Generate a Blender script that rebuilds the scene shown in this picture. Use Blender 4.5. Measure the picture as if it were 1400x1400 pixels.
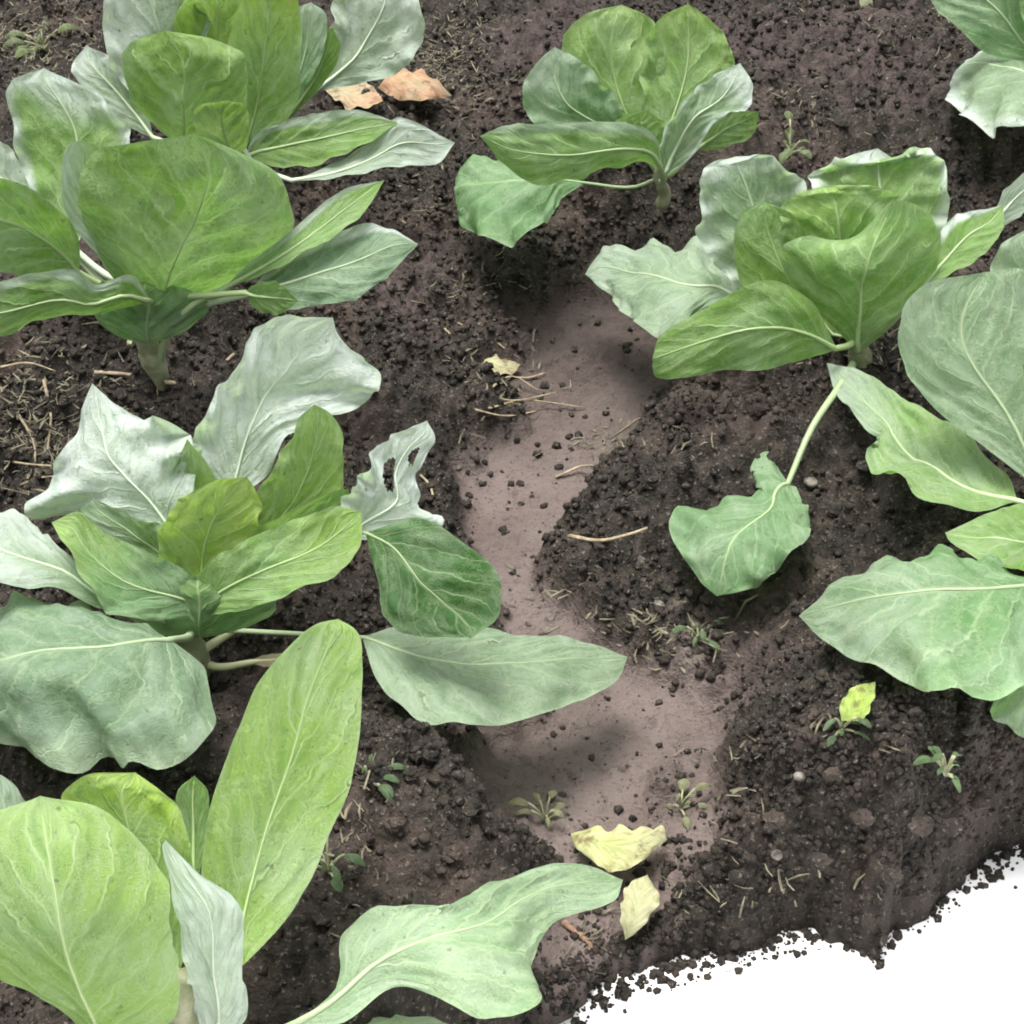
import bpy, math, random
import numpy as np

# ------------------------------------------------------------------ clear
for o in list(bpy.data.objects):
    bpy.data.objects.remove(o, do_unlink=True)
scene = bpy.context.scene
COL = scene.collection
random.seed(7)
rng = np.random.default_rng(7)

# ------------------------------------------------------------------ camera
CAM_H, PITCH, FOV = 1.2, 40.0, 30.0
cam = bpy.data.cameras.new('camera')
cam.sensor_fit = 'HORIZONTAL'
cam.angle = math.radians(FOV)
cam.clip_start, cam.clip_end = 0.05, 500.0
camo = bpy.data.objects.new('camera', cam)
camo.location = (0, 0, CAM_H)
camo.rotation_euler = (math.radians(90 - PITCH), 0, 0)
COL.objects.link(camo)
scene.camera = camo

# ------------------------------------------------------------------ sky, sun, exposure (bright overcast day)
SUN_EL, SUN_AZ = 80.0, -60.0           # sun behind thin cloud, almost overhead, a little to the left
world = bpy.data.worlds.new('World')
scene.world = world
world.use_nodes = True
wn, wl = world.node_tree.nodes, world.node_tree.links
wn.clear()
sky = wn.new('ShaderNodeTexSky')
sky.sky_type = 'NISHITA'
sky.sun_disc = False
sky.sun_elevation = math.radians(SUN_EL)
sky.sun_rotation = math.radians(SUN_AZ)
sky.air_density, sky.dust_density, sky.ozone_density = 1.0, 6.0, 1.0
hsv = wn.new('ShaderNodeHueSaturation')   # cloud cover: a grey-white sky
hsv.inputs['Saturation'].default_value = 0.22
bg = wn.new('ShaderNodeBackground')
bg.inputs['Strength'].default_value = 0.13
wo = wn.new('ShaderNodeOutputWorld')
wl.new(sky.outputs[0], hsv.inputs['Color'])
wl.new(hsv.outputs[0], bg.inputs['Color'])
wl.new(bg.outputs[0], wo.inputs['Surface'])

sun = bpy.data.lights.new('sun', 'SUN')
sun.energy = 2.4
sun.angle = math.radians(24)
sun.color = (1.0, 0.97, 0.92)
suno = bpy.data.objects.new('sun', sun)
suno.rotation_euler = (math.radians(90 - SUN_EL), 0, math.radians(180 - SUN_AZ))
suno.location = (1, 3, 5)
COL.objects.link(suno)

scene.view_settings.view_transform = 'Standard'
scene.view_settings.look = 'None'
scene.view_settings.exposure = 0.9
scene.view_settings.gamma = 1.0
scene.view_settings.use_curve_mapping = False
scene.render.engine = 'CYCLES'
scene.cycles.max_bounces = 5
scene.cycles.diffuse_bounces = 3
scene.cycles.use_adaptive_sampling = True
scene.cycles.adaptive_threshold = 0.04
scene.cycles.filter_width = 1.9            # the photograph is soft
scene.cycles.transmission_bounces = 4
scene.cycles.caustics_reflective = False
scene.cycles.caustics_refractive = False

# ------------------------------------------------------------------ pixel -> place (photo pixels, 1400 square)
FPX = 700 / math.tan(math.radians(FOV / 2))
cp, sp = math.cos(math.radians(PITCH)), math.sin(math.radians(PITCH))
def ray(px, py):
    x, yv = (px - 700) / FPX, (700 - py) / FPX
    return np.array([x, cp + yv * sp, -sp + yv * cp])
def at_z(px, py, z):
    r = ray(px, py); t = (z - CAM_H) / r[2]
    return np.array([0, 0, CAM_H]) + r * t
def at_y(px, py, y):
    r = ray(px, py); t = y / r[1]
    return np.array([0, 0, CAM_H]) + r * t

# ------------------------------------------------------------------ noise
_perm = np.random.default_rng(3).random((256, 256))
def vnoise(x, y):
    xi, yi = np.floor(x).astype(int), np.floor(y).astype(int)
    fx, fy = x - xi, y - yi
    fx = fx * fx * (3 - 2 * fx); fy = fy * fy * (3 - 2 * fy)
    a = _perm[xi & 255, yi & 255]; b = _perm[(xi + 1) & 255, yi & 255]
    c = _perm[xi & 255, (yi + 1) & 255]; d = _perm[(xi + 1) & 255, (yi + 1) & 255]
    return (a + (b - a) * fx) * (1 - fy) + (c + (d - c) * fx) * fy - 0.5
def fbm(x, y, octaves=4, gain=0.5):
    s, a, f = 0, 1.0, 1.0
    for i in range(octaves):
        s = s + a * vnoise(x * f + 17.3 * i, y * f + 9.1 * i)
        a *= gain; f *= 2.03
    return s
def sstep(a, b, x):
    t = np.clip((x - a) / (b - a), 0, 1)
    return t * t * (3 - 2 * t)

# ------------------------------------------------------------------ ground shape
WHITE_Z = -0.065
edge_px = [(600, 1530), (690, 1432), (740, 1392), (800, 1352), (850, 1322), (930, 1303), (1000, 1284), (1060, 1266),
           (1120, 1256), (1165, 1258), (1198, 1288), (1215, 1250), (1250, 1228), (1290, 1206), (1320, 1176), (1360, 1158), (1400, 1130),
           (1480, 1085), (1600, 1040)]
EDGE = np.array([at_z(px, py, WHITE_Z)[:2] for px, py in edge_px])
EX = np.concatenate([[-40, EDGE[0, 0] - 1.0], EDGE[:, 0], [EDGE[-1, 0] + 1, 40]])
EY = np.concatenate([[-45, EDGE[0, 1] - 1.1], EDGE[:, 1], [EDGE[-1, 1] + .5, 30]])

# trodden path down the furrow: centre pixel, half width (m)
path_px = [(800, 1340, .045, .8), (840, 1180, .065, 1), (805, 1065, .125, 1), (865, 965, .085, .8), (745, 860, .05, .75), (700, 760, .05, .9), (710, 670, .085, .85),
           (770, 600, .10, .7), (820, 520, .11, .3), (820, 450, .09, .1)]
PATH = np.array([[*at_z(a, b, -.02)[:2], w, k] for a, b, w, k in path_px])
# (px, py, height, radius) of planted mounds; negative ones are pits added to shade the soil
mound_pit_px = [(330, 250, .03, .22), (205, 520, .045, .22), (262, 880, .05, .2), (240, 1440, .05, .2), (560, 1120, .055, .10), (600, 1300, .045, .12),
            (925, 235, .07, .15), (800, 250, .05, .10), (1172, 480, .06, .17), (1060, 590, .06, .12), (930, 690, .045, .10), (1440, 770, .06, .25), (1180, 720, .025, .15),
            (1170, 1110, .04, .13), (1330, 1060, .045, .15), (1075, 1195, .03, .08), (1100, 120, .035, .25), (1430, 150, .05, .25),
            (1010, 605, -.05, .05), (890, 305, -.035, .07), (390, 490, -.05, .08), (1230, 640, -.04, .07), (1100, 640, -.035, .05), (330, 950, -.04, .06)]
MND = np.array([[*at_z(a, b, 0.0)[:2], h, r] for a, b, h, r in mound_pit_px])

def path_mask(x, y, dry=False):
    d = np.full(np.shape(x), 9.0); kk = np.zeros(np.shape(x))
    for (x0, y0, w0, k0), (x1, y1, w1, k1) in zip(PATH[:-1], PATH[1:]):
        dx, dy = x1 - x0, y1 - y0
        t = np.clip(((x - x0) * dx + (y - y0) * dy) / (dx * dx + dy * dy), 0, 1)
        w = w0 + (w1 - w0) * t
        q = np.hypot(x - x0 - dx * t, y - y0 - dy * t) / w
        kk = np.where(q < d, k0 + (k1 - k0) * t, kk); d = np.minimum(d, q)
    if dry: return np.clip(kk + .35 * fbm(x * 14, y * 14, 3), 0, 1) * (1 - sstep(1.0, 1.5, d))
    n = fbm(x * 11, y * 11, 4, .65)
    return 1 - sstep(.62, 1.25, d + n * .75)

# trodden brown earth that is not part of the furrow: colour only (px, py, radius)
PATCH = np.array([[*at_z(a, b, 0)[:2], r] for a, b, r in [(1100, 120, .20), (1010, 930, .10), (620, 350, .09), (30, 490, .06), (560, 420, .07), (740, 60, .12), (970, 520, .06), (850, 400, .07)]])
def earth_mask(x, y):
    m = path_mask(x, y)
    n = fbm(x * 13, y * 13, 4, .65)
    for px, py, r in PATCH:
        m = np.maximum(m, .85 * (1 - sstep(.5, 1.1, np.hypot(x - px, y - py) / r + n)))
    return m

def ground_h(x, y):
    x, y = np.asarray(x, float), np.asarray(y, float)
    pm = path_mask(x, y)
    h = np.zeros(np.shape(x))
    for mx, my, mh, mr in MND:
        d2 = (x - mx) ** 2 + (y - my) ** 2
        h = h + mh * 1.4 * np.exp(-(d2 / (mr * mr)) ** 1.7)
    h = np.minimum(h, .095 + (h - .095) * .3)
    rough = 1 - .82 * pm
    h = h * (1 - .85 * pm) - .036 * pm
    h = h + fbm(x * 6, y * 6, 3) * .03 * rough
    c = fbm(x * 32, y * 32, 3, .55)                          # lumps
    h = h + (np.abs(c) * 1.5 - .3) * .028 * rough
    h = h + fbm(x * 105, y * 105, 2, .6) * .0095 * (1 - .68 * pm)
    h = h + fbm(x * 240, y * 240, 1) * .0028 * (1 - .5 * pm)
    h = np.maximum(h, -.052)
    # broken edge of the soil
    yb = np.interp(x, EX, EY) + fbm(x * 22, y * 22, 3, .6) * .022 + fbm(x * 90, y * 90, 2) * .008
    t = yb - y
    return h * (1 - sstep(-.05, .01, t) * .6) - .03 * sstep(-.06, .004, t) - .2 * sstep(-.004, .045, t)

def gh(x, y):
    return float(ground_h(np.array([x]), np.array([y]))[0])
def on_ground(px, py, dz=0):
    p = at_z(px, py, 0)
    for _ in range(5):
        p = at_z(px, py, gh(p[0], p[1]))
    p[2] += dz
    return p

# ------------------------------------------------------------------ materials
def mat(name):
    m = bpy.data.materials.new(name); m.use_nodes = True
    n, l = m.node_tree.nodes, m.node_tree.links
    n.clear()
    out = n.new('ShaderNodeOutputMaterial')
    return m, n, l, out
def math_n(n, l, op, a, b=None, c=None, clamp=False):
    q = n.new('ShaderNodeMath'); q.operation = op; q.use_clamp = clamp
    for i, v in enumerate((a, b, c)):
        if v is None: continue
        if isinstance(v, (int, float)): q.inputs[i].default_value = v
        else: l.new(v, q.inputs[i])
    return q.outputs[0]
def mix_n(n, l, fac, a, b, blend='MIX'):
    q = n.new('ShaderNodeMix'); q.data_type = 'RGBA'; q.blend_type = blend
    for sock, v in ((q.inputs[0], fac), (q.inputs[6], a), (q.inputs[7], b)):
        if isinstance(v, (int, float)): sock.default_value = v
        elif isinstance(v, tuple): sock.default_value = (*v, 1)
        else: l.new(v, sock)
    return q.outputs[2]
def ramp_n(n, l, fac, lo, hi):
    q = n.new('ShaderNodeMapRange'); q.interpolation_type = 'SMOOTHSTEP'
    l.new(fac, q.inputs[0]); q.inputs[1].default_value = lo; q.inputs[2].default_value = hi
    return q.outputs[0]
def noise_n(n, l, vec, scale, detail=4, rough=.55):
    q = n.new('ShaderNodeTexNoise'); q.inputs['Scale'].default_value = scale
    q.inputs['Detail'].default_value = detail; q.inputs['Roughness'].default_value = rough
    if vec is not None: l.new(vec, q.inputs['Vector'])
    return q.outputs[0]

def make_soil_mat(name, use_path):
    m, n, l, out = mat(name)
    geo = n.new('ShaderNodeNewGeometry').outputs['Position']
    n1 = noise_n(n, l, geo, 7, 5, .6)
    n2 = noise_n(n, l, geo, 75, 6, .72)
    n3 = noise_n(n, l, geo, 260, 3, .65)
    dark = mix_n(n, l, ramp_n(n, l, n2, .32, .7), (.010, .0095, .0075), (.054, .044, .035))
    dark = mix_n(n, l, math_n(n, l, 'MULTIPLY', ramp_n(n, l, n1, .48, .66), .8), dark, (.074, .055, .046))
    dark = mix_n(n, l, ramp_n(n, l, n3, .58, .68), dark, (.155, .135, .112))
    col = dark
    if use_path:
        at = n.new('ShaderNodeAttribute'); at.attribute_name = 'path'
        tn = n.new('ShaderNodeAttribute'); tn.attribute_name = 'dry'
        silt = mix_n(n, l, ramp_n(n, l, n1, .3, .7), (.130, .099, .088), (.200, .162, .148))
        silt = mix_n(n, l, tn.outputs['Fac'], mix_n(n, l, ramp_n(n, l, n2, .35, .65), (.040, .030, .027), (.085, .064, .058)), silt)
        silt = mix_n(n, l, math_n(n, l, 'MULTIPLY', ramp_n(n, l, n2, .52, .68), .7), silt, (.075, .056, .051))
        silt = mix_n(n, l, ramp_n(n, l, n3, .60, .68), silt, (.07, .055, .048))
        pf = math_n(n, l, 'ADD', at.outputs['Fac'], math_n(n, l, 'MULTIPLY', math_n(n, l, 'SUBTRACT', n2, .5), 1.1))
        col = mix_n(n, l, ramp_n(n, l, pf, .15, .95), dark, silt)
    b = n.new('ShaderNodeBump'); b.inputs['Strength'].default_value = .9; b.inputs['Distance'].default_value = .005
    hh = math_n(n, l, 'ADD', math_n(n, l, 'MULTIPLY', n2, 1.0), math_n(n, l, 'MULTIPLY', n3, .9))
    l.new(hh, b.inputs['Height'])
    p = n.new('ShaderNodeBsdfPrincipled')
    p.inputs['Roughness'].default_value = .72
    p.inputs['Specular IOR Level'].default_value = .25
    l.new(col, p.inputs['Base Color']); l.new(b.outputs[0], p.inputs['Normal'])
    l.new(p.outputs[0], out.inputs[0])
    return m

def make_leaf_mat(name, veins=1.0, trans=.42, rough=.55, spots=0.0):
    """colour from the leaf's own 'tint' attribute, paler veins laid out along the leaf's UV"""
    m, n, l, out = mat(name)
    at = n.new('ShaderNodeAttribute'); at.attribute_name = 'tint'
    uv = n.new('ShaderNodeUVMap'); uv.uv_map = 'leaf'
    geo = n.new('ShaderNodeNewGeometry').outputs['Position']
    sx = n.new('ShaderNodeSeparateXYZ'); l.new(uv.outputs[0], sx.inputs[0])
    u, v = sx.outputs[0], sx.outputs[1]                      # u 0..1 along the rib, v -1..1 across (+2 offset per leaf in z-free uv)
    av = math_n(n, l, 'ABSOLUTE', v)
    sg = math_n(n, l, 'SIGN', v)
    wob = math_n(n, l, 'MULTIPLY', math_n(n, l, 'SUBTRACT', noise_n(n, l, geo, 20, 4, .6), .5), .26)
    s = math_n(n, l, 'SUBTRACT', u, math_n(n, l, 'MULTIPLY', math_n(n, l, 'POWER', av, .9), .36))
    s = math_n(n, l, 'ADD', s, wob)
    s = math_n(n, l, 'ADD', math_n(n, l, 'MULTIPLY', s, 6.5), math_n(n, l, 'MULTIPLY', sg, .21))
    fr = math_n(n, l, 'FRACT', math_n(n, l, 'ADD', s, 20))
    d = math_n(n, l, 'ABSOLUTE', math_n(n, l, 'SUBTRACT', fr, .5))          # 0 at a vein
    wid = math_n(n, l, 'MULTIPLY_ADD', av, -.06, .105)
    line = math_n(n, l, 'SUBTRACT', 1, math_n(n, l, 'DIVIDE', d, wid), clamp=True)
    vo = n.new('ShaderNodeTexVoronoi'); vo.feature = 'DISTANCE_TO_EDGE'; vo.inputs['Scale'].default_value = 62
    mp = n.new('ShaderNodeVectorMath'); mp.operation = 'ADD'
    l.new(geo, mp.inputs[0])
    nz = n.new('ShaderNodeTexNoise'); nz.inputs['Scale'].default_value = 60
    sc = n.new('ShaderNodeVectorMath'); sc.operation = 'SCALE'; sc.inputs['Scale'].default_value = .012
    l.new(nz.outputs['Color'], sc.inputs[0]); l.new(sc.outputs[0], mp.inputs[1])
    l.new(mp.outputs[0], vo.inputs['Vector'])
    net = math_n(n, l, 'SUBTRACT', 1, math_n(n, l, 'MULTIPLY', vo.outputs['Distance'], 11), clamp=True)
    rib = math_n(n, l, 'MULTIPLY', math_n(n, l, 'SUBTRACT', 1, math_n(n, l, 'DIVIDE', av, .045), clamp=True), .75)
    vein = math_n(n, l, 'MAXIMUM', math_n(n, l, 'MULTIPLY', line, .62), rib)
    vein = math_n(n, l, 'MAXIMUM', vein, math_n(n, l, 'MULTIPLY', net, .30))
    v2 = n.new('ShaderNodeTexVoronoi'); v2.feature = 'DISTANCE_TO_EDGE'; v2.inputs['Scale'].default_value = 27
    l.new(mp.outputs[0], v2.inputs['Vector'])
    br = math_n(n, l, 'SUBTRACT', 1, math_n(n, l, 'MULTIPLY', v2.outputs['Distance'], 16), clamp=True)      # branching side veins
    vein = math_n(n, l, 'MAXIMUM', vein, math_n(n, l, 'MULTIPLY', br, .42))
    vein = math_n(n, l, 'MULTIPLY', vein, veins)
    # patchy wax bloom, streaked along the side veins
    cx = n.new('ShaderNodeCombineXYZ'); l.new(math_n(n, l, 'MULTIPLY', s, 2.3), cx.inputs[0]); l.new(math_n(n, l, 'MULTIPLY', v, 1.9), cx.inputs[1])
    oi = n.new('ShaderNodeObjectInfo'); l.new(math_n(n, l, 'MULTIPLY', oi.outputs['Random'], 40), cx.inputs[2])
    stk = noise_n(n, l, cx.outputs[0], 1.0, 4, .6)
    nb = noise_n(n, l, geo, 14, 5, .6)
    base = mix_n(n, l, math_n(n, l, 'MULTIPLY', ramp_n(n, l, nb, .35, .75), .34), at.outputs['Color'], (.46, .58, .44))
    base = mix_n(n, l, math_n(n, l, 'MULTIPLY', ramp_n(n, l, stk, .50, .70), .34), base, mix_n(n, l, .5, base, (.62, .70, .60)))
    base = mix_n(n, l, math_n(n, l, 'MULTIPLY', ramp_n(n, l, stk, .54, .32), .62), base, mix_n(n, l, .55, base, (.06, .18, .05)))
    nf = noise_n(n, l, geo, 90, 3, .6)
    base = mix_n(n, l, math_n(n, l, 'MULTIPLY', ramp_n(n, l, nf, .45, .7), .22), base, mix_n(n, l, .45, base, (.05, .10, .03)))
    col = mix_n(n, l, math_n(n, l, 'MULTIPLY', vein, .8), base, mix_n(n, l, .6, base, (.60, .72, .45)))
    if spots:
        sn = noise_n(n, l, geo, 55, 5, .7)
        col = mix_n(n, l, math_n(n, l, 'MULTIPLY', ramp_n(n, l, sn, .50, .66), spots), col, (.13, .075, .04))
    else:
        sn = noise_n(n, l, geo, 130, 2, .5)
        col = mix_n(n, l, math_n(n, l, 'MULTIPLY', ramp_n(n, l, sn, .70, .76), .55), col, (.12, .12, .06))
    b = n.new('ShaderNodeBump'); b.inputs['Strength'].default_value = .7; b.inputs['Distance'].default_value = .003
    hh = math_n(n, l, 'ADD', math_n(n, l, 'MULTIPLY', vein, -.45), math_n(n, l, 'MULTIPLY_ADD', stk, .5, math_n(n, l, 'MULTIPLY', nf, .6)))
    l.new(hh, b.inputs['Height'])
    p = n.new('ShaderNodeBsdfPrincipled')
    l.new(col, p.inputs['Base Color']); l.new(b.outputs[0], p.inputs['Normal'])
    p.inputs['Roughness'].default_value = rough
    p.inputs['Specular IOR Level'].default_value = .42
    t = n.new('ShaderNodeBsdfTranslucent')
    l.new(mix_n(n, l, .5, col, mix_n(n, l, 1.0, col, (1.0, 1.25, .45), 'MULTIPLY')), t.inputs['Color'])
    l.new(b.outputs[0], t.inputs['Normal'])
    mx = n.new('ShaderNodeMixShader'); mx.inputs[0].default_value = trans
    l.new(p.outputs[0], mx.inputs[1]); l.new(t.outputs[0], mx.inputs[2])
    l.new(mx.outputs[0], out.inputs[0])
    return m

def make_plain(name, c1, c2, scale=80, rough=.7, bump=.3, trans=0):
    m, n, l, out = mat(name)
    geo = n.new('ShaderNodeNewGeometry').outputs['Position']
    nn = noise_n(n, l, geo, scale, 5, .6)
    col = mix_n(n, l, ramp_n(n, l, nn, .35, .68), c1, c2)
    b = n.new('ShaderNodeBump'); b.inputs['Strength'].default_value = bump; b.inputs['Distance'].default_value = .002
    l.new(nn, b.inputs['Height'])
    p = n.new('ShaderNodeBsdfPrincipled'); p.inputs['Roughness'].default_value = rough
    p.inputs['Specular IOR Level'].default_value = .3
    l.new(col, p.inputs['Base Color']); l.new(b.outputs[0], p.inputs['Normal'])
    l.new(p.outputs[0], out.inputs[0])
    return m

M_SOIL = make_soil_mat('soil_ground', True)
M_CRUMB = make_soil_mat('soil_crumb', False)
M_LEAF = make_leaf_mat('cabbage_leaf')
M_DRYLEAF = make_leaf_mat('dry_leaf', .5, .15, .6, .75)
def make_rib_mat():
    m, n, l, out = mat('leaf_rib')
    at = n.new('ShaderNodeAttribute'); at.attribute_name = 'tint'
    geo = n.new('ShaderNodeNewGeometry').outputs['Position']
    col = mix_n(n, l, math_n(n, l, 'MULTIPLY', noise_n(n, l, geo, 60), .35), at.outputs['Color'], (.25, .30, .14))
    p = n.new('ShaderNodeBsdfPrincipled'); p.inputs['Roughness'].default_value = .5
    l.new(col, p.inputs['Base Color']); l.new(p.outputs[0], out.inputs[0])
    return m
M_RIB = make_rib_mat()
M_STEM = make_plain('cabbage_stem', (.20, .22, .12), (.36, .37, .24), 70, .7, .6)
M_STRAW = make_plain('straw', (.20, .16, .10), (.38, .32, .22), 120, .7, .4)
M_LITTER = make_plain('litter', (.07, .065, .04), (.24, .22, .15), 55, .8, .4)
M_PEBBLE = make_plain('pebble', (.07, .06, .05), (.24, .22, .19), 130, .7, .4)
M_WHITE = make_plain('white_backdrop', (.86, .86, .86), (.90, .90, .90), 3, .9, .02)
M_ROOT = make_plain('root', (.16, .09, .06), (.32, .2, .14), 90, .8, .5)

# ------------------------------------------------------------------ mesh helpers
def link(name, verts, faces, m, parent=None, origin=(0, 0, 0), smooth=True, uv=None, tint=None):
    me = bpy.data.meshes.new(name)
    v = np.asarray(verts, float) - np.asarray(origin, float)
    me.from_pydata([tuple(p) for p in v], [], faces)
    if smooth: me.polygons.foreach_set('use_smooth', [True] * len(me.polygons))
    if uv is not None:
        lay = me.uv_layers.new(name='leaf')
        idx = np.empty(len(me.loops), int); me.loops.foreach_get('vertex_index', idx)
        lay.data.foreach_set('uv', np.asarray(uv, float)[idx].ravel())
    if tint is not None:
        a = me.attributes.new('tint', 'FLOAT_COLOR', 'POINT')
        c = np.ones((len(v), 4)); c[:, :3] = tint
        a.data.foreach_set('color', c.ravel())
    me.materials.append(m)
    o = bpy.data.objects.new(name, me)
    COL.objects.link(o)
    if parent is not None: o.parent = parent
    else: o.location = origin
    return o
def tag(o, label=None, cat=None, group=None, kind=None):
    if label: o['label'] = label
    if cat: o['category'] = cat
    if group: o['group'] = group
    if kind: o['kind'] = kind
    return o
def empty(name, loc):
    e = bpy.data.objects.new(name, None); e.location = loc; e.empty_display_size = .05
    COL.objects.link(e); return e

def spline(P, t):
    """Catmull-Rom through points P at parameters t (0..1, by chord length)"""
    P = np.asarray(P, float)
    if len(P) == 2: return P[0] + (P[1] - P[0]) * t[:, None]
    s = np.concatenate([[0], np.cumsum(np.maximum(np.linalg.norm(np.diff(P, axis=0), axis=1), 1e-6) ** .7)]); s /= s[-1]
    T = np.empty_like(P)
    T[1:-1] = (P[2:] - P[:-2]) / (s[2:] - s[:-2])[:, None]
    T[0] = (P[1] - P[0]) / (s[1] - s[0]); T[-1] = (P[-1] - P[-2]) / (s[-1] - s[-2])
    i = np.clip(np.searchsorted(s, t, 'right') - 1, 0, len(P) - 2)
    h = (s[i + 1] - s[i]); x = ((t - s[i]) / h)[:, None]; h = h[:, None]
    return ((2 * x**3 - 3 * x**2 + 1) * P[i] + (x**3 - 2 * x**2 + x) * h * T[i]
            + (-2 * x**3 + 3 * x**2) * P[i + 1] + (x**3 - x**2) * h * T[i + 1])

def tube(path, radii, seg=8, flat=1.0):
    P = np.asarray(path, float); n = len(P)
    T = np.gradient(P, axis=0); T /= np.linalg.norm(T, axis=1)[:, None] + 1e-9
    ref = np.array([.3, .2, 1.0]) if abs(T[0][2]) < .9 else np.array([1.0, .2, .1])
    V, F = [], []
    for i in range(n):
        a = np.cross(T[i], ref); a /= np.linalg.norm(a) + 1e-9
        b = np.cross(T[i], a)
        for k in range(seg):
            w = 2 * math.pi * k / seg
            V.append(P[i] + radii[i] * (math.cos(w) * a + math.sin(w) * b * flat))
    for i in range(n - 1):
        for k in range(seg):
            F.append((i * seg + k, i * seg + (k + 1) % seg, (i + 1) * seg + (k + 1) % seg, (i + 1) * seg + k))
    F.append(tuple(range(seg))[::-1]); F.append(tuple(range((n - 1) * seg, n * seg)))
    return V, F

CC = {  # leaf colours (surface colours; the waxy bloom makes outer leaves pale)
    'white': (.64, .71, .69), 'pale': (.41, .50, .41), 'glauc': (.25, .345, .22), 'gmid': (.15, .29, .115), 'grey': (.17, .27, .165),
    'green': (.175, .325, .05), 'leafy': (.225, .385, .095), 'bright': (.27, .42, .09), 'yel': (.34, .50, .06), 'lime': (.29, .44, .11), 'dark': (.05, .14, .025),
    'orange': (.42, .20, .11), 'tan': (.36, .25, .15), 'lemon': (.50, .47, .17), 'cream': (.46, .43, .25), 'ylime': (.38, .50, .07), 'olive': (.16, .19, .06), 'weedy': (.10, .17, .07), 'straw': (.34, .31, .18)}

class Plant:
    def __init__(self, px, py, label, head=.06, stem_r=.011):
        self.g = on_ground(px, py)
        self.root = empty('cabbage_plant', tuple(self.g))
        tag(self.root, label, 'cabbage', 'cabbage plants growing in the plot')
        self.head = self.g + np.array([0, 0, head])
        ts = np.linspace(0, 1, 9)
        pts = [self.g + np.array([.004 * math.sin(7 * t), .003 * math.cos(5 * t), -.03 + (head + .045) * t]) for t in ts]
        V, F = tube(pts, [stem_r * (1.15 - .35 * t + .1 * math.sin(23 * t)) for t in ts], 10)
        link('stem', V, F, M_STEM, self.root, self.g)

def leaf_points(pts, vals, mode, y0):
    s = np.linspace(0, 1, len(vals))
    P = np.asarray(pts, float)
    c = np.concatenate([[0], np.cumsum(np.linalg.norm(np.diff(P[:, :2], axis=0), axis=1))]); c /= c[-1]
    out = []
    for (px, py), t in zip(P[:, :2], c):
        v = np.interp(t, s, vals)
        out.append(at_y(px, py, y0 + v) if mode == 'd' else at_z(px, py, v))
    return np.array(out), c

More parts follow.
